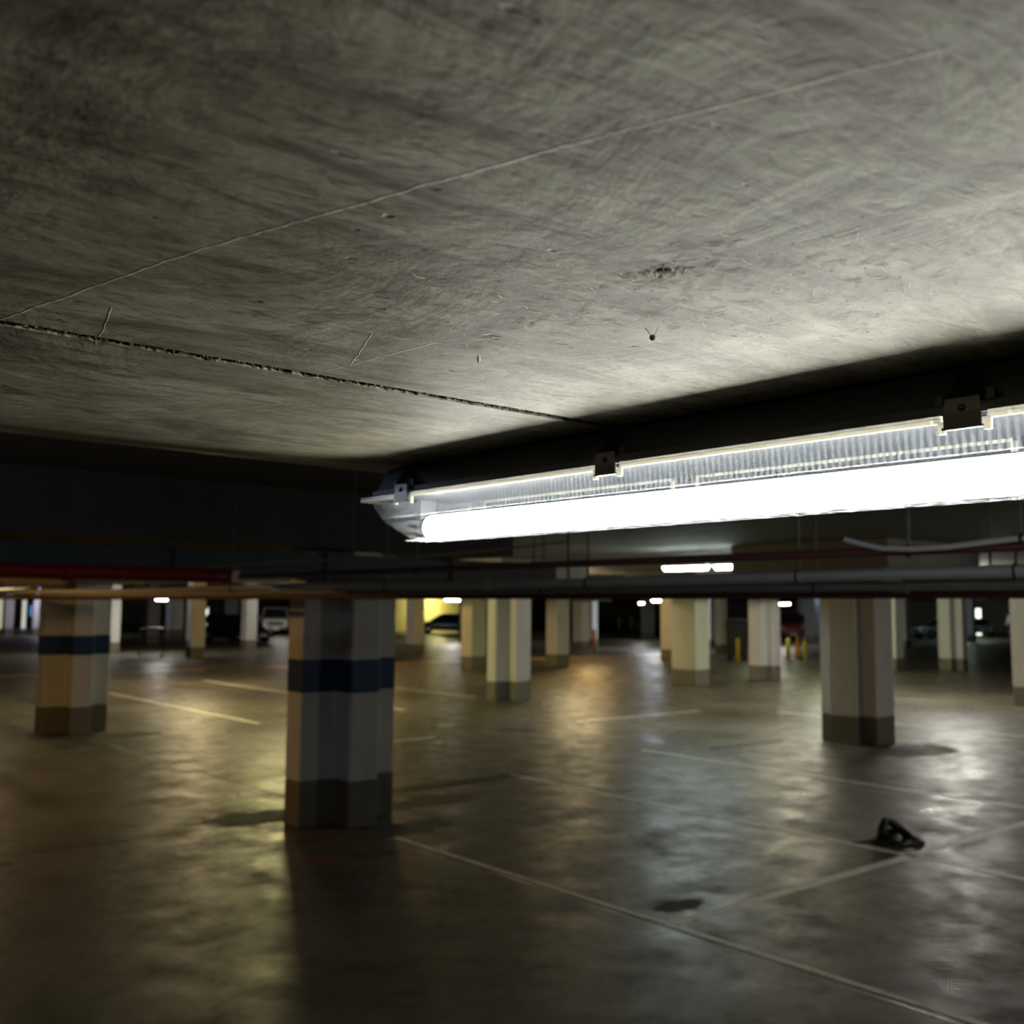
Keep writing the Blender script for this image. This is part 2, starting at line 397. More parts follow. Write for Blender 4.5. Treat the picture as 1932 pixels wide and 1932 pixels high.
# ------------------------------------------------------------------ the near light
def near_light():
    CX, HW, FZ = .757, .055, 2.088           # centre line, half width, rim height
    Y1, Y0 = 1.139, -.441; L = Y1-Y0
    root = empty('batten_light', (CX, (Y0+Y1)/2, FZ), 'large lit fluorescent batten light with ribbed clear cover hanging close overhead at right', 'ceiling light')
    cy = (Y0+Y1)/2
    # grey tray above the rim
    hl = L/2
    ring = lambda hw, hy, z, rr: [(sx*(hw-rr)+rr*math.cos(a), sy*(hy-rr)+rr*math.sin(a), z)
        for sx, sy, a0 in ((1, 1, 0), (-1, 1, PI/2), (-1, -1, PI), (1, -1, 1.5*PI)) for a in (a0+PI/2*k/6 for k in range(7))]
    def loft(levels):
        mb = MB(); rs = [ring(*l) for l in levels]; n = len(rs[0])
        mb.add([q for r_ in rs for q in r_], [(i*n+k, i*n+(k+1) % n, (i+1)*n+(k+1) % n, (i+1)*n+k) for i in range(len(rs)-1) for k in range(n)], True)
        return mb, rs, n
    mb, rs, n = loft([(HW-.004, hl-.02, .0, .014), (HW+.0005, hl-.008, .001, .016), (HW+.0005, hl-.008, .0085, .016), (HW-.005, hl-.012, .0095, .014), (HW-.010, hl-.03, .036, .012), (HW-.016, hl-.04, .0385, .01)])
    mb.add(rs[0], [list(range(n))]); mb.add(rs[-1], [list(range(n))])
    MB().box(-HW+.0035, -hl+.014, -.0022, HW-.0035, hl-.05, -.0003).build('gear_tray', 'tray', root)
    body = mb.build('housing', 'body', root)
    e = body.modifiers.new('es', 'EDGE_SPLIT'); e.split_angle = .5
    # clear cover: shell with rounded long section and sloped, rounded ends
    K = 16; sect = []
    depth = .0560
    def hwz(t):      # t 0..1 down; half width at depth
        return HW*(1-.10*t) if t < .45 else HW*(.955)*math.sqrt(max(0, 1-((t-.45)/.56)**2.2))
    levels = []
    for k in range(K+1):
        t = k/K*.985
        hw = max(hwz(t), .010)
        ins = .064*t**1.9
        levels.append((hw, hl - .003 - ins, -depth*t, min(hw*.7, .02+.02*t)))
    mb, rs, n = loft(levels); mb.add(rs[-1], [list(range(n))], True)
    mb.build('cover', 'lens', root)
    # rim of the cover, broken where the latches hook in
    clips = [Y1-.0935-.352*k for k in range(5)]
    rm = MB()
    edges = [Y1+.003]
    for c in clips: edges += [c+.0165, c-.0165]
    edges.append(Y0-.003)
    for k in range(0, len(edges), 2):
        a, b = edges[k]-cy, edges[k+1]-cy
        for s in (-1, 1):
            rm.box(s*(HW+.0002), min(a, b), -.0045, s*(HW+.004), max(a, b), -.0008)
            rm.box(s*(HW+.0005), min(a, b), -.0008, s*(HW+.0035), max(a, b), .0015)
    for s in (-1, 1): rm.box(-HW-.003, s*(hl+.001)-.003, -.0045, HW+.003, s*(hl+.001)+.003, -.0008)
    rm.build('rim', MAT['rim'], root, .0006)
    # notch frames next to each latch
    for c in clips:
        for s in (-1, 1):
            for d in (-1, 1):
                nf = MB(); nf.box(s*(HW+.0002), c-cy+d*.0165-.0025, -.0125, s*(HW+.0045), c-cy+d*.0165+.0025, -.0035)
                nf.build('latch_catch', MAT['rim'], root, .0006)
            cl = MB()
            # bent steel strap, from under the rim up the body side
            path = [(HW+.0035, -.0098), (HW+.0062, -.0085), (HW+.0064, .002), (HW+.0055, .012), (HW+.0015, .021), (HW-.003, .029), (HW-.0035, .0335), (HW-.0005, .0345)]
            wd = [.0135, .0135, .0135, .0125, .0085, .0075, .010, .010]
            vs = []
            for (x, z), ww in zip(path, wd):
                vs += [(s*x, c-cy-ww, z), (s*x, c-cy+ww, z), (s*(x-.0011), c-cy-ww, z), (s*(x-.0011), c-cy+ww, z)]
            fs = []
            for i in range(len(path)-1):
                o = i*4
                fs += [(o, o+1, o+5, o+4), (o+2, o+6, o+7, o+3), (o, o+4, o+6, o+2), (o+1, o+3, o+7, o+5)]
            fs += [(0, 2, 3, 1), (len(vs)-4, len(vs)-3, len(vs)-1, len(vs)-2)]
            cl.add(vs, fs)
            q = cl.build('latch', 'clip', root)
            rv = MB().lathe([(.0001, .0016), (.0022, .0013), (.0028, 0), (.0028, -.001)], 14, axis='x')
            q2 = rv.build('rivet', 'clip', q); q2.location = (s*(HW+.0064), c-cy, .0045); q2.scale = (s, 1, 1)
            sl = MB().box(s*(HW+.0035), c-cy-.0145, -.0105, s*(HW+.0075), c-cy+.0145, -.0088).build('latch_lip', 'clip', q)
            for d in (-1, 1): MB().box(s*(HW-.001), c-cy+d*.0185-.003, .0085, s*(HW+.0025), c-cy+d*.0185+.003, .017).build('latch_guide', 'body', root, .0005)
    # tube and end holders
    tz = -.0380; tr = .0155
    MB().tube([(0, -hl+.075, tz), (0, -hl+.077, tz), (0, hl-.077, tz), (0, hl-.075, tz)], [tr*.6, tr, tr, tr*.6], 24).build('tube', 'tube', root)
    for s in (-1, 1):
        MB().tube([(0, s*(hl-.074), tz), (0, s*(hl-.060), tz)], .0145, 20).box(-.012, s*(hl-.062)-.005, tz, .012, s*(hl-.062)+.005, -.002).build('lamp_holder', 'holder', root)
    # dust and dead insects lying in the bottom of the far end
    d = MB()
    for k in range(150):
        y = hl-.062-abs(random.gauss(0, .035)); x = random.uniform(-.02, .012); t = .984
        c0 = Vector((x-.012, y, -depth*.97-random.random()*.0014))
        a = random.uniform(0, PI); ll = random.uniform(.0008, .003)
        dv = Vector((math.cos(a)*ll, math.sin(a)*ll, random.uniform(-.0009, .0004)))
        d.tube([c0, c0+dv*.5+Vector((0, 0, .0004)), c0+dv], random.uniform(.0002, .0006), 5)
    for k in range(7):
        y = hl-.05-k*.05-random.random()*.03
        d.tube([(-.02, y, -depth*.965), (-.021, y+.001, -depth*.965-.0022)], .00045, 5)
    dd = d.build('dust_clumps', 'web', root); dd['kind'] = 'stuff'
    return root
MAT['rim'] = lip_material()
near_light()

# ------------------------------------------------------------------ columns
def column(cx, cy, shape, label, paint='white', band=False, top=None, panel=0, group='white concrete columns'):
    """shape: (hx, hy, tx, ty) plus-shaped plan, or (hx, hy) rectangular"""
    root = empty('column', (cx, cy, 0), label, 'column', group)
    def poly(g):
        if len(shape) == 2:
            a, b = shape[0]+g, shape[1]+g; return [(-a, -b), (a, -b), (a, b), (-a, b)]
        hx, hy, tx, ty = (q+g for q in shape)
        return [(-hx, -ty), (-tx, -ty), (-tx, -hy), (tx, -hy), (tx, -ty), (hx, -ty), (hx, ty), (tx, ty), (tx, hy), (-tx, hy), (-tx, ty), (-hx, ty)]
    zt = top or ZT
    MB().prism(poly(0), .40, zt).build('shaft', paint, root, .012)
    MB().prism(poly(.001), 0, .40).build('base_band', 'base', root, .012)
    if band: MB().prism(poly(.0025), 1.175, 1.475).build('blue_band', 'blue', root, .010)
    if panel:
        o = MB().box(cx-panel, cy-panel, 2.28, cx+panel, cy+panel, ZT-.002).build('ceiling_panel', 'slab')
        tag(o, kind='structure')
    return root
P1 = (.49, .41, .145, .14)
column(5.05, 16.52, (.49, .43, .15, .15), 'cream column with dark blue band at the far left edge', 'white', True, panel=1.2)
column(4.97, 8.38, P1, 'nearest column, broad cream and grey with dark blue band', 'white', True, 2.45)
column(14.10, 16.92, P1, 'pale plus-shaped column right of the blue-banded nearest column', 'white', panel=1.2)
column(13.98, 8.60, (.40, .46, .25, .22), 'large pale fluted column with grey base at right', 'white', panel=1.3)
column(20.80, 17.60, (.28, .40), 'pale green column left of the dark bin', 'green', panel=1.2)
column(30.30, 26.6, (.28, .28), 'beige column half hidden behind the pale green column')
column(24.1, 17.7, (.48, .42, .17, .17), 'plus-shaped column just right of the dark bin', panel=1.2)
column(23.5, 25.65, (.28, .28), 'square cream column with faint grey band, right of the plus-shaped column', panel=1.2)
column(33.46, 34.91, (.27, .27), 'far cream column with orange bollard beside it', panel=1)
column(24.54, 35.59, (.28, .28), 'cream column right beside the blue-banded nearest column')
column(20.2, 26.02, (.28, .28), 'yellow-green column partly behind a plus-shaped column', 'green', panel=1.2)
column(33.57, 43.87, (.28, .28), 'dark grey column right of the blue car', 'greycol', group='grey concrete columns')
column(33.3, 16.9, (.48, .42, .17, .17), 'grey-white plus-shaped column near the right edge, hiding a pale car')
column(22.2, 9.58, (.28, .28), 'column cut off by the right edge of the photo')
column(31.5, 18.0, (.25, .22), 'thin pale column peeping out behind the large fluted column')
column(50.4, 28.2, (.25, .25), 'far cream column right of the large fluted column')
column(15.5, 36.7, (.26, .26), 'warm-lit column right of the black wire trolley')
column(19.46, 51.6, (.30, .30), 'dark grey column directly behind the black wire trolley', 'greycol', group='grey concrete columns')
column(25.2, 63.0, (.40, .40), 'far grey-beige column left of the warm-lit column')
column(20.62, 42.97, (.26, .26), 'white-lit column beside the black parked car')
column(27.0, 58.7, (.30, .30), 'far grey column left of the white-lit column', 'greycol', group='grey concrete columns')
column(14.6, 42.8, (.19, .19), 'bright white slim column right of the left blue-banded column')
column(16.98, 68.8, (.26, .26), 'far pale column at the left edge of the photo')
column(18.4, 68.2, (.18, .18), 'far lilac-lit column left of the left blue-banded column')
column(54.6, 36.5, (.36, .36), 'grey-blue column between the red vehicle and the white car', 'greycol', group='grey concrete columns')
column(41.7, 34.0, (.25, .25), 'bluish far column left of the dark bin', 'white')
column(36.6, 29.2, (.19, .19), 'beige far column directly left of the dark bin')
column(52.2, 47.9, (.33, .33), 'far bluish-grey column below the small round light', 'greycol', group='grey concrete columns')
column(36.15, 36.9, (.19, .19), 'light blue far column beside the orange bollard')
column(67, 32.7, (.22, .22), 'thin bright far column right of the grey-white column')

# ------------------------------------------------------------------ floor markings
def line(x0, y0, x1, y1, wd, label, mat='line', name='painted_line', group=None):
    d = Vector((x1-x0, y1-y0, 0)); L = d.length; d.normalize(); n = Vector((-d.y, d.x, 0))*wd/2
    k = max(2, int(L/.08)); vs = []; 
    for i in range(k+1):
        q = Vector((x0, y0, 0))+d*L*i/k; j = .006*noise.noise(Vector((i*.7, x0, y0)))
        a = q-n*(1+j*8); b = q+n*(1-j*6)
        vs += [(a.x-x0, a.y-y0, 0), (b.x-x0, b.y-y0, 0), (a.x-x0, a.y-y0, .0015), (b.x-x0, b.y-y0, .0015)]
    fs = []
    for i in range(k):
        o = i*4; fs += [(o+2, o+3, o+7, o+6), (o, o+4, o+5, o+1), (o, o+2, o+6, o+4), (o+1, o+5, o+7, o+3)]
    fs += [(0, 1, 3, 2), (4*k, 4*k+2, 4*k+3, 4*k+1)]
    return tag(MB().add(vs, fs).build(name, mat, loc=(x0, y0, 0)), label, 'floor marking', group)
line(4.975, 1.0, 4.975, 7.45, .05, 'thin worn white bay line beside the dark floor joint in the foreground')
line(7.86, 1.5, 7.86, 9.43, .075, 'long white bay line running from mid floor to right edge')
line(10.66, 2.0, 10.66, 9.9, .075, 'white bay line beyond the foreground crossing, passing below the large fluted column')
line(5.02, 4.39, 11.5, 4.39, .095, 'broad white cross line meeting the long bay line at lower right')
line(5.25, 12.71, 9.15, 12.71, .085, 'white cross line passing behind the nearest column')
line(12.4, 13.02, 15.65, 13.02, .085, 'short white line right of the plus-shaped column base')
line(7.86, 15.9, 7.86, 23.1, .08, 'white line between the two blue-banded columns, nearer one')
line(11.1, 16.4, 11.1, 25.7, .08, 'fainter white line left of the nearest column, further one')
line(13.9, 17.8, 13.9, 26, .08, 'white line on yellow-lit floor right of the nearest column')
line(-2, 30.1, 13, 30.0, .45, 'worn yellow-orange floor line at far left', 'yline')
line(15, 30, 40, 29.8, .35, 'worn yellow-orange floor line behind the middle columns', 'yline')
line(2.6, 19.2, 2.6, 27, .09, 'short white line at the left edge of the floor')
line(16.7, 5, 16.7, 12, .09, 'faint white line at right beyond the large fluted column')

# drain grates
def grate(x0, y0, x1, y1, label):
    root = empty('drain_grate', ((x0+x1)/2, (y0+y1)/2, 0), label, 'drain grate', 'floor drain grates')
    hx, hy = (x1-x0)/2, (y1-y0)/2; hy = max(hy, .07)
    f = MB()
    f.box(-hx, -hy, 0, hx, -hy+.018, .006); f.box(-hx, hy-.018, 0, hx, hy, .006)
    f.box(-hx, -hy, 0, -hx+.018, hy, .006); f.box(hx-.018, -hy, 0, hx, hy, .006); f.box(-hx, -hy, 0, hx, hy, .001)
    f.build('frame', 'black', root)
    n = int(hx*2/.13)
    for i in range(1, n): x = -hx+2*hx*i/n; MB().box(x-.02, -hy+.018, .001, x+.02, hy-.018, .005).build('grate_bar', 'rod', root)
grate(6.1, 9.22, 7.95, 9.42, 'long slotted drain grate right of the nearest column base')
grate(11.57, 9.3, 13.1, 9.46, 'dark slotted drain grate left of the large fluted column')

# crumpled black cloth on the floor
def rag():
    mb = MB(); 
    n = 26; vs = []; fs = []
    for i in range(n):
        for j in range(10):
            a = i/n*2*PI*.86+.5; rr = .05+.13*(j/9)
            rr *= 1+.35*noise.noise(Vector((math.cos(a)*1.5, math.sin(a)*1.5, 3)))
            z = .02+.17*abs(noise.noise(Vector((rr*14*math.cos(a), rr*14*math.sin(a), 1))))*math.sin(PI*(j+.4)/9.8)
            vs.append((rr*math.cos(a)*1.5, rr*math.sin(a)*1.15, max(.001, z if 0 < j < 9 else .001)))
    for i in range(n-1):
        for j in range(9):
            k = i*10+j; fs.append((k, k+1, k+11, k+10))
    mb.add(vs, fs, True)
    mb.tube([(-.12, .05, .006), (-.28, .16, .005), (-.40, .18, .004)], [.02, .008, .003], 8)
    mb.tube([(.08, .12, .006), (.18, .24, .005), (.22, .36, .003)], [.025, .010, .003], 8)
    mb.tube([(-.14, .02, .03), (-.11, .06, .15), (-.02, .10, .22), (.08, .10, .20), (.15, .04, .12), (.2, -.02, .03)], [.05, .045, .035, .045, .05, .04], 10)
    mb.tube([(-.05, -.1, .006), (-.2, -.14, .006), (-.26, -.13, .004)], [.03, .014, .004], 8)
    o = mb.build('crumpled_cloth', 'black', loc=(8.25, 4.75, 0))
    s = o.modifiers.new('s', 'SOLIDIFY'); s.thickness = .006; s.offset = 1; o.scale = (.9, .9, .72)
    tag(o, 'crumpled black cloth lying on the floor near the line crossing', 'cloth')
rag()

# ------------------------------------------------------------------ pipes
def hanger(parent, x, y, z, rad, top=ZT, axis='y'):
    c = MB()
    prof = []
    for k in range(25):
        a = 2*PI*k/24; q = (rad+.003)
        prof.append((math.cos(a)*q, math.sin(a)*q))
    pts = [((a if axis == 'y' else 0), (0 if axis == 'y' else a), b) for a, b in prof]
    for off in (0,):
        c.tube([(q[0], q[1], q[2]) for q in pts], .0045, 6)
    o = c.build('pipe_clamp', 'clamp', parent); o.location = (x, y, z)
    rd = MB().tube([(0, 0, rad), (0, 0, top-z-.001)], .005, 8).build('hanger_rod', 'rod', o)
def pipe(name, pts, rad, mat, label, cat='pipe', hang=(), joints=(), group=None, seg=18):
    x0, y0, z0 = pts[0]
    root = empty(name, (x0, y0, z0), label, cat, group)
    rel = [(a-x0, b-y0, c-z0) for a, b, c in pts]
    MB().tube(rel, rad, seg).build('pipe_run', mat, root)
    axis = 'y' if abs(pts[-1][1]-pts[0][1]) > abs(pts[-1][0]-pts[0][0]) else 'x'
    def on(t):
        for a, b in zip(pts, pts[1:]):
            i = 1 if axis == 'y' else 0
            lo, hi = sorted((a[i], b[i]))
            if lo <= t <= hi and hi > lo:
                f = (t-a[i])/(b[i]-a[i]); return [a[k]+(b[k]-a[k])*f for k in range(3)]
        return pts[0]
    for t in hang:
        q = on(t); hanger(root, q[0]-x0, q[1]-y0, q[2]-z0, rad, ZT-z0, axis)
    for t in joints:
        q = on(t); d = .03
        a = (0, d, 0) if axis == 'y' else (d, 0, 0)
        MB().tube([(q[0]-x0-a[0], q[1]-y0-a[1], q[2]-z0), (q[0]-x0+a[0], q[1]-y0+a[1], q[2]-z0)], rad*1.22, seg).build('coupling', mat, root)
    return root
def wavy(x, y0, y1, z, amp, n=40, f=1.0, ph=0):
    return [(x+amp*.6*math.sin(f*1.3*(y0+(y1-y0)*i/n)+ph), y0+(y1-y0)*i/n, z+amp*math.sin(f*(y0+(y1-y0)*i/n)+ph)) for i in range(n+1)]
pipe('sprinkler_pipe', [(-8, 6.4, 2.14), (2.7, 6.4, 2.14), (2.84, 6.38, 2.138), (2.9, 6.26, 2.134)], .045, 'red',
     'thick bright red sprinkler main crossing the left side', hang=(-1.5, 1.2), joints=(1.9, -3))
pipe('sprinkler_pipe', [(2.9, 6.2, 2.132), (2.9, -3, 2.130)], .014, 'darkred', 'thin dull red pipe, highest of the pipe bundle running to the right', hang=(.3, 1.6, 4.2), joints=(.9, 3.3, 5.2))
pipe('grey_pipe', wavy(3.5, 1.15, 14, 2.079, .007, 50, 1.1) , .0235, 'pipe', 'smooth grey plastic pipe that gleams white above the nearest column', hang=(1.55, 2.4, 3.6, 5.4, 7.6), joints=(1.3, 2.0, 4.4))
pipe('grey_pipe', [(3.92, -3, 2.052), (3.92, 20, 2.050)], .024, 'pipe2', 'lower dusty grey pipe running the full width above the columns', hang=(1.1, 2.6, 4.4, 6.5), joints=(2.2, 5.3))
pipe('sprinkler_pipe', [(4.28, -3, 2.022), (4.28, 26, 2.022)], .018, 'darkred', 'lowest dull red pipe, just above the column tops at right', hang=(2.0, 4.9), joints=(3.2,))
pipe('elbow_pipe', [(3.5, 1.11, 2.079), (3.5, 1.02, 2.084), (3.47, .93, 2.11), (3.42, .86, 2.16), (3.40, .83, 2.3), (3.4, .83, 2.92)], .0235, 'pipe', 'angled grey pipe rising to the ceiling at right', joints=())
pipe('khaki_pipe', [(-8, 14.3, 2.23), (4.2, 14.3, 2.23)], .055, 'khaki', 'khaki pipe lit warm above the left blue-banded column', hang=(.5, 3.4))
pipe('khaki_pipe', [(4.62, 17.2, 2.16), (4.62, 34, 2.16)], .05, 'khaki', 'brownish pipe running away above the far left columns', hang=(18.2, 24))
# flexible conduit
fp = [(2.75, 1.72, 2.164), (2.75, 1.66, 2.146), (2.75, 1.60, 2.132), (2.75, 1.50, 2.126), (2.75, 1.40, 2.128), (2.75, 1.30, 2.136), (2.75, 1.22, 2.142), (2.75, .9, 2.144), (2.75, .4, 2.142), (2.75, -2, 2.138)]
pipe('conduit', fp, .0085, 'pipe', 'thin light grey conduit with drooping end, topmost at right', hang=(1.2, .2))
# sagging wire
tag(MB().tube([(2.3, 5.3, 2.155), (2.45, 4.75, 2.17), (2.85, 4.3, 2.19), (3.25, 4.0, 2.24), (3.6, 3.85, 2.29)], .006, 8).build('sagging_cable', 'khaki'), 'thin slack pale cable drooping between pipes, left of the light', 'cable')
tag(MB().tube([(3.6, 3.85, 2.06), (3.6, 3.85, ZT)], .007, 8).build('hanger_rod', 'rod'), 'dark vertical hanger rod left of the lit batten light end', 'rod')
# hanging loose wires over left column
for k, (a, b, zz) in enumerate([((2.2, 12.6), (3.3, 12.3), .05), ((4.36, 12.1), (6.6, 11.6), .08)]):
    pts = [(a[0]+(b[0]-a[0])*t/12, a[1]+(b[1]-a[1])*t/12, 2.12+k*.05-zz*4*(t/12)*(1-t/12)) for t in range(13)]
    if k: pts = [(pts[0][0], pts[0][1], ZT)] + pts + [(pts[-1][0], pts[-1][1], ZT)]
    tag(MB().tube(pts, .010, 6).build('hanging_cable', 'khaki'), ['brown slack cable over the top of the left blue-banded column', 'brown slack cable right of the left blue-banded column top'][k], 'cable')
# U hanger at right
uh = MB().tube([(3.1, .93, ZT), (3.1, .93, 2.12), (3.1, .915, 2.09), (3.1, .89, 2.08), (3.1, .865, 2.09), (3.1, .85, 2.12), (3.1, .85, 2.16)], .008, 8)
tag(uh.build('pipe_hanger', 'clamp'), 'black U-shaped pipe hanger near the grey elbow at right', 'pipe hanger')
# duct over the near column row
dr = empty('air_duct', (-8, 7.0, 2.16), 'long dark blue-green air duct above the red main at left', 'air duct')
MB().box(0, 0, .0, 14.4, .45, .19).build('duct_casing', 'duct', dr, .01)
for k in range(1, 12): MB().box(1.2*k-.02, -.02, -.012, 1.2*k+.02, .47, .202).build('duct_flange', 'duct', dr)

# ------------------------------------------------------------------ other lights
lamp_mats = {}
LAMP_GAIN = 2.6
def lamp(x, y, z, along, label, col, s=100, L=1.25, wd=.10, group='distant batten lights', rod=True):
    s = s*LAMP_GAIN; key = (col, s)
    if key not in lamp_mats: lamp_mats[key] = emit('lamp_diffuser', col, s)
    root = empty('batten_light', (x, y, z), label, 'ceiling light', group, 0 if along == 'x' else PI/2)
    prof = [(-wd/2, 0), (-wd/2*.9, -.03), (-wd/2*.5, -.055), (0, -.062), (wd/2*.5, -.055), (wd/2*.9, -.03), (wd/2, 0)]
    vs = []; n = len(prof)
    xs = [(-L/2, .6), (-L/2+.03, 1), (L/2-.03, 1), (L/2, .6)]
    for xx, sc_ in xs: vs += [(xx, a*sc_, b*sc_) for a, b in prof]
    fs = [(i*n+k, i*n+k+1, (i+1)*n+k+1, (i+1)*n+k) for i in range(3) for k in range(n-1)]
    fs += [list(range(n)), list(range(3*n, 4*n))] + [(i*n, i*n+n-1, (i+1)*n+n-1, (i+1)*n) for i in range(3)]
    MB().add(vs, fs, True).build('diffuser', lamp_mats[key], root)
    MB().box(-L/2-.01, -wd/2-.008, .001, L/2+.01, wd/2+.008, .035).build('housing', 'bodyw', root, .006)
    for s_ in (-1, 1): MB().tube([(s_*L*.35, 0, .035), (s_*L*.35, 0, ZT-z-.001)], .006, 6).build('suspension_rod', 'rod', root)
COOL = (.85, 1.0, .95); WARM = (1.0, .78, .42); YEL = (1.0, .88, .38); OR = (1.0, .64, .24); WH = (1.0, .95, .85); BL = (.6, .75, 1.0)
lamp(13.43, 11.45, 2.665, 'y', 'left one of the two bright cool tubes end to end under the pipes', COOL, 28, .95, .14)
lamp(13.43, 10.42, 2.665, 'y', 'right one of the two bright cool tubes end to end under the pipes', COOL, 28, .80, .14)
lamp(22.15, 11.2, 2.72, 'y', 'bright light glimpsed between the pipes near the right edge', WH, 110)
lamp(22.15, 14.2, 2.72, 'y', 'warm white light mostly hidden by pipes above the right columns', WH, 50)
lamp(15.6, 40.4, 2.17, 'y', 'small oval white light between the two blue-banded columns', WH, 40, .9, .18)
lamp(35.07, 46.96, 2.36, 'x', 'bright white light above the blue car', WH, 60, wd=.26)
lamp(37.36, 33.56, 2.36, 'y', 'white light left of the pale green column, above the yellow bollards', WH, 60, .8, .2)
lamp(46.4, 43.1, 2.30, 'y', 'tiny round light left of the short white light', WH, 60, .3, .2)
lamp(47.9, 33.8, 2.30, 'y', 'small round white light right of the dark bin', WH, 60, .6, .25)
# unseen lights added for floor and columns, behind pipes and beams or out of frame
hidden = 'light hidden behind the pipes, seen only by its glow'
lamp(9.2, 17.6, 2.78, 'y', 'yellowish light above the floor left of centre', YEL, 95, group=hidden)
lamp(10.4, 24.5, 2.78, 'y', 'warm light above the far left floor', WARM, 110, group=hidden)
lamp(19.3, 20.3, 2.62, 'y', 'warm light above the floor right of the cream columns', WARM, 60, group=hidden)
lamp(.2, 11.8, 2.78, 'y', 'orange light outside the left edge of the photo', (1.0, .56, .16), 58, group=hidden)
lamp(17.5, 28.5, 2.78, 'x', 'orange light above the yellow line', OR, 80, group=hidden)
lamp(27.5, 28.2, 2.78, 'x', 'orange light above the right part of the yellow line', OR, 70, group=hidden)
lamp(27.5, 17.5, 2.78, 'y', 'greenish light above the plus-shaped columns', (.9, 1, .6), 50, group=hidden)
lamp(33.0, 24.0, 2.78, 'y', 'greenish light over the bollards', (.9, 1, .6), 35, group=hidden)
lamp(12.4, 40.3, 2.78, 'y', 'white light beside the bright slim column', WH, 60, group=hidden)
lamp(22.5, 41.0, 2.75, 'y', 'white light beside the white-lit column', WH, 40, group=hidden)
lamp(48, 66.4, 2.75, 'x', 'yellow light on the far wall', (1, .9, .35), 130, group=hidden)
lamp(19.2, 66.5, 2.75, 'y', 'lilac light at the far left', (.85, .8, 1), 60, group=hidden)
lamp(38.6, 34.9, 2.75, 'y', 'blue light over the far middle', BL, 60, group=hidden)
lamp(57.5, 35.0, 2.75, 'y', 'blue-white light over the far parked vehicles', BL, 45, group=hidden)
lamp(72, 35.5, 2.75, 'y', 'cool light over the far right', (.85, 1, .85), 80, group=hidden)
lamp(31, 60, 2.75, 'y', 'dim warm light above the white van', WH, 45, group=hidden)
lamp(9.4, 1.0, 2.78, 'y', 'added white fill light outside the right edge of the photo', WH, 24, group=hidden)  # unseen fill added to lift the foreground floor
lamp(-1.6, 4.6, 2.70, 'x', 'cool light outside the left edge of the photo', (.62, .74, 1.0), 16, group=hidden)
lamp(3.4, -3.5, 2.78, 'y', 'added white fill light behind the camera', WH, 22, group=hidden)  # added behind the view to brighten the dark floor
lamp(15.5, 3.5, 2.78, 'y', 'added white fill light far outside the right edge', WH, 45, group=hidden)  # unseen fill added well off to the right
lamp(17.8, 12.5, 2.78, 'y', 'warm light between the large fluted column and plus-shaped columns', (1, .9, .6), 40, group=hidden)
lamp(4.2, 20.5, 2.78, 'y', 'warm light above the floor behind the left blue-banded column', WARM, 50, group=hidden)

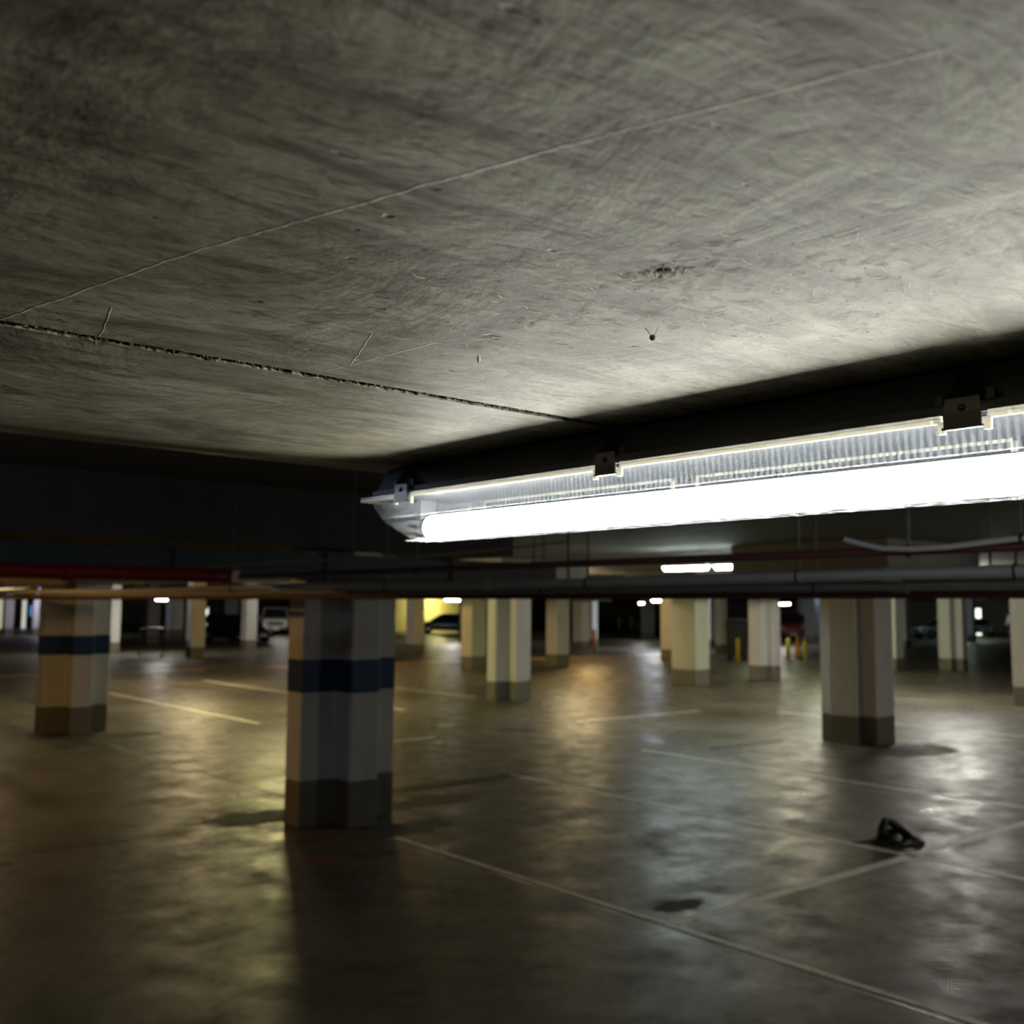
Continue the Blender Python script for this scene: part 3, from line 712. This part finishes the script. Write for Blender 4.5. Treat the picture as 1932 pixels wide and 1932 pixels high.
# ------------------------------------------------------------------ vehicles
def car(x, y, rz, paint_col, label, kind='hatch', name='car', mat=None):
    key = 'carpaint_%s' % kind
    m = simple('car_paint', paint_col, .22, .15, .05, 2)
    root = empty(name, (x, y, 0), label, 'car' if name != 'pickup_truck' else 'truck', None, rz)
    if kind == 'hatch': L, W, st = 4.1, 1.74, [(-2.05, .45, .78), (-1.95, .32, .92), (-1.2, .24, .98), (0, .22, .98), (1.0, .24, .95), (1.7, .28, .82), (1.98, .34, .68), (2.05, .42, .58)]
    elif kind == 'suv': L, W, st = 4.7, 1.9, [(-2.35, .5, 1.05), (-2.25, .38, 1.12), (-1.2, .3, 1.15), (0, .3, 1.15), (1.1, .3, 1.13), (2.0, .34, 1.05), (2.3, .4, .92), (2.35, .5, .75)]
    else: L, W, st = 4.5, 1.8, [(-2.25, .42, .85), (-2.1, .3, .95), (-1.2, .22, .95), (0, .2, .93), (1.0, .22, .9), (1.9, .26, .8), (2.2, .34, .66), (2.25, .42, .56)]
    def section(xx, zb, zt, w):
        return [(xx, s*a, b) for s, seq in ((1, ((w*.86, zb), (w, zb+.12), (w*1.0, zb+(zt-zb)*.6), (w*.96, zt-.05), (w*.86, zt))), (-1, ((w*.86, zt), (w*.96, zt-.05), (w, zb+(zt-zb)*.6), (w, zb+.12), (w*.86, zb)))) for a, b in seq]
    rings = [section(xx, zb, zt, W/2*(1-.16*(abs(xx)/(L/2))**4)) for xx, zb, zt in st]; n = 10
    mb = MB().add([q for r_ in rings for q in r_], [(i*n+k, i*n+(k+1) % n, (i+1)*n+(k+1) % n, (i+1)*n+k) for i in range(len(st)-1) for k in range(n)] + [list(range(n)), list(range(n*len(st)-n, n*len(st)))], True)
    b = mb.build('body', m, root); bv = b.modifiers.new('s', 'SUBSURF'); bv.levels = 1; bv.render_levels = 1
    H = {'hatch': 1.47, 'suv': 1.80, 'sedan': 1.42}[kind]
    zb = {'hatch': .94, 'suv': 1.10, 'sedan': .90}[kind]
    pr = {'hatch': [(-1.95, 0), (-1.55, 1), (.15, 1), (1.05, 0)], 'suv': [(-2.25, 0), (-2.0, 1), (.35, 1), (1.0, 0)], 'sedan': [(-1.75, 0), (-1.0, 1), (.25, 1), (1.15, 0)]}[kind]
    def cab(k0, k1, grow, zlo, zhi):
        mb = MB(); pts = []
        xs = [(pr[0][0], zlo), (pr[1][0], zhi), ((pr[1][0]+pr[2][0])/2, zhi+.03), (pr[2][0], zhi), (pr[3][0], zlo)]
        vs = []
        for xx, zz in xs:
            f = (zz-zlo)/(zhi-zlo); w_ = W/2*(.88-.14*min(1, f))+grow
            vs += [(xx, -w_, zz), (xx, w_, zz)]
        fs = [(2*i, 2*i+1, 2*i+3, 2*i+2) for i in range(4)] + [(0, 2, 4, 6, 8), (1, 9, 7, 5, 3), (0, 8, 9, 1)]
        return mb.add(vs, fs)
    cab(0, 3, 0, zb, H-.05).build('windows', 'glass', root, .03)
    # roof skin and pillars
    rf = MB(); xr0, xr1 = pr[1][0], pr[2][0]; wr = W/2*.745
    rf.box(xr0-.05, -wr, H-.06, xr1+.05, wr, H)
    rf.build('roof', m, root, .04)
    for s in (-1, 1):
        for (xa, xb) in ((pr[0][0], pr[1][0]), (pr[3][0], pr[2][0]), ((pr[1][0]+pr[2][0])/2-.1, (pr[1][0]+pr[2][0])/2-.1)):
            MB().tube([(xa, s*W/2*.875, zb), (xb, s*wr, H-.03)], .035, 6).build('pillar', m, root)
    for sx in (-1, 1):
        for sy in (-1, 1):
            R_ = .33 if kind != 'suv' else .38
            wh = MB().lathe([(.2, -.1), (R_-.03, -.1), (R_, -.06), (R_, .06), (R_-.03, .1), (.2, .1)], 22, axis='y').build('wheel', 'tyre', root)
            wh.location = (sx*L*.31, sy*(W/2-.09), R_)
            MB().lathe([(.02, .02), (.2, .015), (.21, 0), (.21, -.02)], 16, axis='y').build('wheel_rim', 'chrome', wh).location = (0, sy*.09, 0)
            wh.children[0].scale = (1, sy, 1)
    zh = {'hatch': .66, 'suv': .88, 'sedan': .66}[kind]
    for s in (-1, 1):
        MB().lathe([(.02, .05), (.09, .03), (.11, 0), (.11, -.05)], 14, axis='x').build('headlight', 'head', root).location = (L/2-.07, s*W*.34, zh)
        MB().box(-.03, -.12, -.06, .03, .12, .06).build('tail_light', 'tail', root, .01).location = (-L/2+.03, s*W*.36, zh+.12)
        MB().box(-.06, -.09, -.06, .06, .09, .06).build('wing_mirror', m, root, .03).location = (pr[3][0]-.25, s*(W/2+.06), zb+.03)
    MB().box(-.04, -W*.26, -.10, .04, W*.26, .10).build('grille', 'black', root, .01).location = (L/2-.02, 0, zh-.10)
    MB().box(-.05, -W*.42, -.06, .05, W*.42, .06).build('bumper', 'black', root, .02).location = (L/2-.01, 0, .40)
    MB().box(-.01, -.22, -.055, .01, .22, .055).build('number_plate', 'plate', root).location = (L/2+.035, 0, .42)
    return root
hd = math.radians
car(44.9, 61.3, hd(145), (.015, .05, .09), 'dark blue hatchback parked before the yellow-lit wall', 'hatch')
car(32.7, 64.2, hd(-116), (.45, .44, .40), 'white van-like car facing forward, left of the nearest column', 'suv')
car(23.6, 50.6, hd(-75), (.012, .012, .014), 'black car with glinting lamps between the white-lit column and the van', 'hatch')
car(57.0, 39.7, hd(-143), (.32, .02, .018), 'red truck-like vehicle with black front right of the dark bin', 'suv', 'pickup_truck')
car(54.9, 33.6, hd(160), (.62, .64, .66), 'white car mostly hidden behind the large fluted column', 'sedan')
car(70.0, 36.2, hd(150), (.42, .50, .56), 'pale blue car mostly hidden behind the grey-white column', 'sedan')
car(78.0, 34.4, hd(-150), (.05, .05, .055), 'dark car with bright glints near the right edge', 'suv')
car(82.5, 39.6, hd(-150), (.5, .52, .5), 'silver car behind the dark car near the right edge', 'sedan')
car(62, 57, hd(-140), (.02, .02, .025), 'black car in the dark gap behind the yellow bollards', 'sedan')

# ------------------------------------------------------------------ bollards, bin, trolley, panels
def bollard(x, y, mat, hh, rad, label):
    root = empty('bollard', (x, y, 0), label, 'bollard', 'floor bollards')
    MB().lathe([(rad, .012), (rad, hh-.06), (rad*.8, hh-.02), (rad*.3, hh)], 16).build('post', mat, root)
    MB().lathe([(rad*1.5, 0), (rad*1.5, .012)], 16).build('foot_plate', 'rod', root)
bollard(33.8, 34.37, 'orange', .98, .085, 'orange bollard beside the far cream column')
bollard(68.7, 66.6, 'yellow', 1.2, .12, 'left yellow bollard in the dark far gap')
bollard(69.9, 66.2, 'yellow', 1.2, .12, 'right yellow bollard in the dark far gap')
bollard(30.5, 25.0, 'yellow', .90, .075, 'yellow bollard directly right of the pale green column')
bollard(30.34, 23.43, 'yellow', .92, .075, 'yellow bollard in front of the dark bin')
bollard(34.34, 24.1, 'yellow', .85, .085, 'dull yellow bollard with grey cap, right of the plus-shaped column')
bollard(33.2, 22.56, 'yellow', .80, .075, 'bright yellow bollard left of the large fluted column')

cr = empty('traffic_cone', (37.6, 25.9, 0), 'orange cone behind the bright yellow bollard', 'traffic cone')
MB().lathe([(.17, .03), (.14, .1), (.05, .82), (.03, .84)], 16).build('cone', 'orange', cr)
MB().box(-.2, -.2, 0, .2, .2, .03).build('cone_base', 'orange', cr, .01)

def bin_(x, y, rz):
    root = empty('wheeled_bin', (x, y, 0), 'tall dark wheeled bin standing behind a yellow bollard', 'bin', None, rz)
    vs = []; lv = [(.34, .36, .16), (.40, .42, .8), (.43, .45, 1.45)]
    for a, b, z in lv: vs += [(-a, -b, z), (a, -b, z), (a, b, z), (-a, b, z)]
    MB().add(vs, [(0, 1, 2, 3), (8, 9, 10, 11)] + [(i*4+k, i*4+(k+1) % 4, i*4+4+(k+1) % 4, i*4+4+k) for i in range(2) for k in range(4)]).build('container', 'black', root, .04)
    ld = MB(); n = 9; prof = [(-.46, 1.45)] + [(-.46+.92*i/n, 1.47+.17*math.sin(PI*i/n)**.7) for i in range(n+1)] + [(.46, 1.45)]
    ld.add([(xx, -.47, zz) for xx, zz in prof]+[(xx, .47, zz) for xx, zz in prof], [list(range(len(prof)))[::-1], list(range(len(prof), 2*len(prof)))] + [(i, (i+1) % len(prof), len(prof)+(i+1) % len(prof), len(prof)+i) for i in range(len(prof))])
    ld.build('lid', 'black', root, .01)
    MB().tube([(-.5, -.35, 1.30), (-.58, -.35, 1.32), (-.58, .35, 1.32), (-.5, .35, 1.30)], .02, 8).build('handle', 'black', root)
    for sx in (-1, 1):
        for sy in (-1, 1):
            MB().lathe([(.03, -.03), (.09, -.03), (.09, .03), (.03, .03)], 14, axis='y').build('wheel', 'tyre', root).location = (sx*.28, sy*.3, .09)
bin_(32.1, 24.85, hd(-52))

def trolley(x, y, rz):
    root = empty('wire_trolley', (x, y, 0), 'black wire frame trolley on castors in front of a dark column', 'trolley', None, rz)
    f = MB()
    for sx in (-.42, .42):
        for sy in (-.3, .3): f.tube([(sx, sy, .12), (sx, sy, 1.05)], .018, 8)
    for z in (.16, 1.03):
        f.tube([(-.42, -.3, z), (.42, -.3, z)], .018, 8); f.tube([(-.42, .3, z), (.42, .3, z)], .018, 8)
        f.tube([(-.42, -.3, z), (-.42, .3, z)], .018, 8); f.tube([(.42, -.3, z), (.42, .3, z)], .018, 8)
    f.build('frame', 'black', root)
    g = MB()
    for k in range(1, 6): g.tube([(-.42+.14*k, -.3, .16), (-.42+.14*k, -.3, .8)], .006, 6); g.tube([(-.42+.14*k, .3, .16), (-.42+.14*k, .3, .8)], .006, 6)
    g.tube([(-.42, -.3, .8), (.42, -.3, .8)], .01, 6)
    g.build('wire_side', 'black', root)
    MB().box(-.41, -.29, .16, .41, .29, .18).build('shelf', 'black', root)
    MB().box(-.45, -.33, 1.03, .45, .33, 1.09).build('top_tray', 'black', root, .01)
    for sx in (-.4, .4):
        for sy in (-.28, .28): MB().lathe([(.02, -.02), (.06, -.02), (.06, .02), (.02, .02)], 12, axis='y').build('castor', 'chrome', root).location = (sx, sy, .06)
trolley(14.3, 37.9, hd(-20))

def lit(x, y, z0, hh, wd, rz, col, s, name, label, cat, frame=True):
    root = empty(name, (x, y, z0), label, cat, None, rz)
    MB().box(-wd/2, -.02, 0, wd/2, .02, hh).build('lit_panel', emit('lit_panel', col, s), root)
    f = MB().box(-wd/2-.05, -.04, 0, -wd/2, .04, hh+.05).box(wd/2, -.04, 0, wd/2+.05, .04, hh+.05).box(-wd/2, -.04, hh, wd/2, .04, hh+.05)
    f.build('frame', 'greycol', root)
    return root
A0 = hd(-38)
lit(26.2, 87, 0, 2.4, .45, hd(-17), (1, .88, .35), 1.6, 'lit_doorway', 'narrow yellow-lit doorway left of the left blue-banded column', 'doorway')
lit(21.6, 87, 0, 2.3, .5, hd(-15), (1, .50, .13), .55, 'lit_doorway', 'orange-lit doorway at the far left', 'doorway')
lit(20.9, 87, 0, 2.3, .35, hd(-15), (.75, .8, .5), .5, 'lit_doorway', 'pale green-lit doorway at the far left edge', 'doorway')
lit(22.5, 86.5, 0, 2.2, .3, hd(-15), (.85, .85, .75), .6, 'lit_doorway', 'white-lit doorway between orange doorway and blue panel', 'doorway')
ps = empty('pay_station', (22.6, 84, 0), 'bright blue topped machine with red lower half at far left', 'machine', None, hd(-15))
MB().box(-.3, -.2, .95, .3, .2, 1.85).build('blue_head', emit('blue_backlit', (.12, .45, 1.0), .8), ps, .12)
MB().box(-.22, -.18, 0, .22, .18, .95).build('red_pedestal', simple('red_enamel', (.6, .02, .02), .4), ps, .02)
lit(34.6, 80, 0, 1.75, .35, hd(-22), (.8, 1.0, .85), 1.1, 'lit_doorway', 'thin white-lit door strip with yellow sign beside the bright slim column', 'doorway')
tag(MB().box(-.17, -.03, -.1, .17, .0, .1).build('yellow_sign', 'yellow', loc=(34.5, 79.9, 1.7)), 'small yellow sign on the thin white-lit door strip', 'sign')
lit(86, 41.4, 0, 2.2, .5, hd(-65), (.85, 1.0, .80), 2.2, 'lit_doorway', 'glaring white glow panel added for bright reflections at the far right', 'doorway')  # glowing panel added in place of bright highlights, also reflects on the floor
lit(63, 32.0, 0, 2.2, .5, hd(-62), (.15, .25, .45), .35, 'lit_doorway', 'dim blue-lit door strip right of the large fluted column', 'doorway')

# ------------------------------------------------------------------ cobwebs and insect remains under the beam
def onbeam(x, y): return Vector((x, y, BZ))
wb = MB(); random.seed(3)
cent = [(.40, .352, .022, 60), (.43, .43, .05, 80), (.46, .33, .06, 90), (.50, .29, .05, 60), (.39, .50, .05, 40), (.52, .36, .05, 40)]
for cx, cy, sp, n in cent:
    for k in range(n):
        x = cx+random.gauss(0, sp*.6); y = cy+random.gauss(0, sp)
        if x > .63: continue
        a = random.uniform(0, 2*PI); ll = random.uniform(.002, .012)
        q0 = Vector((x, y, BZ-.0001)); q1 = Vector((x+ll*math.cos(a), y+ll*math.sin(a), BZ-.0004))
        md = (q0+q1)/2+Vector((random.uniform(-.001, .001), random.uniform(-.001, .001), -random.uniform(.0002, .0012)))
        wb.tube([q0, md, q1], .00012, 4)
for k in range(90):
    cx, cy, sp, n = random.choice(cent); x = cx+random.gauss(0, sp*.5); y = cy+random.gauss(0, sp*.8); rr = random.uniform(.0002, .0005)
    wb.lathe([(rr*.3, -rr), (rr, 0), (rr*.3, rr)], 5, (x, y, BZ-rr-random.random()*.0015))
tag(wb.build('cobweb', 'web'), 'pale tangled cobweb threads and specks spread under the concrete beam', 'cobweb', None, 'stuff')
nest = MB(); random.seed(5)
for k in range(38):
    a = random.uniform(0, 2*PI); d = random.gauss(.0095, .0032)
    rr = random.uniform(.00025, .0007); c = (.397+d*math.cos(a)*.9, .352+d*math.sin(a)*.8, BZ-rr*random.uniform(.1, .6))
    nest.lathe([(rr*.4, -rr), (rr, -rr*.2), (rr*.9, rr*.4), (rr*.3, rr)], 6, c)
nr = empty('spider_nest', (0, 0, 0), 'small dark hole ringed by white crumbs on the beam underside', 'spider nest')
nest.build('crumb_ring', 'web', nr)
hole = MB().lathe([(.0042, 0), (.0038, -.0006), (.002, -.0009), (.0003, -.0007)], 16, (.397, .352, BZ+.0001))
hole.build('nest_mouth', 'groove', nr)
# hanging husk
hk = empty('insect_husk', (.474, .430, BZ), 'brown insect husk hanging by two threads, right of the white cocoon', 'insect')
MB().lathe([(.0003, -.0085), (.0014, -.0080), (.0021, -.0066), (.0015, -.005), (.0004, -.0046)], 10).build('husk_body', 'husk', hk)
MB().tube([(.0, -.0, -.0062), (-.0012, .0016, -.0035), (-.002, .004, 0)], .00022, 5).tube([(0, 0, -.006), (.001, -.0016, -.0038), (.0016, -.0035, 0)], .00018, 5).build('thread', 'groove', hk)
MB().lathe([(.0002, -.0088), (.0008, -.0082), (.0012, -.0074), (.0003, -.0066)], 8, (.0008, -.0010, .0004)).build('silk_wrap', 'web', hk)
co = MB().lathe([(.0002, -.0068), (.0008, -.0058), (.0013, -.004), (.0009, -.0022), (.0002, 0)], 9, (0, 0, 0))
tag(co.build('cocoon', 'web', loc=(.434, .557, BZ)), 'small white cocoon hanging below the beam left of the husk', 'cocoon')
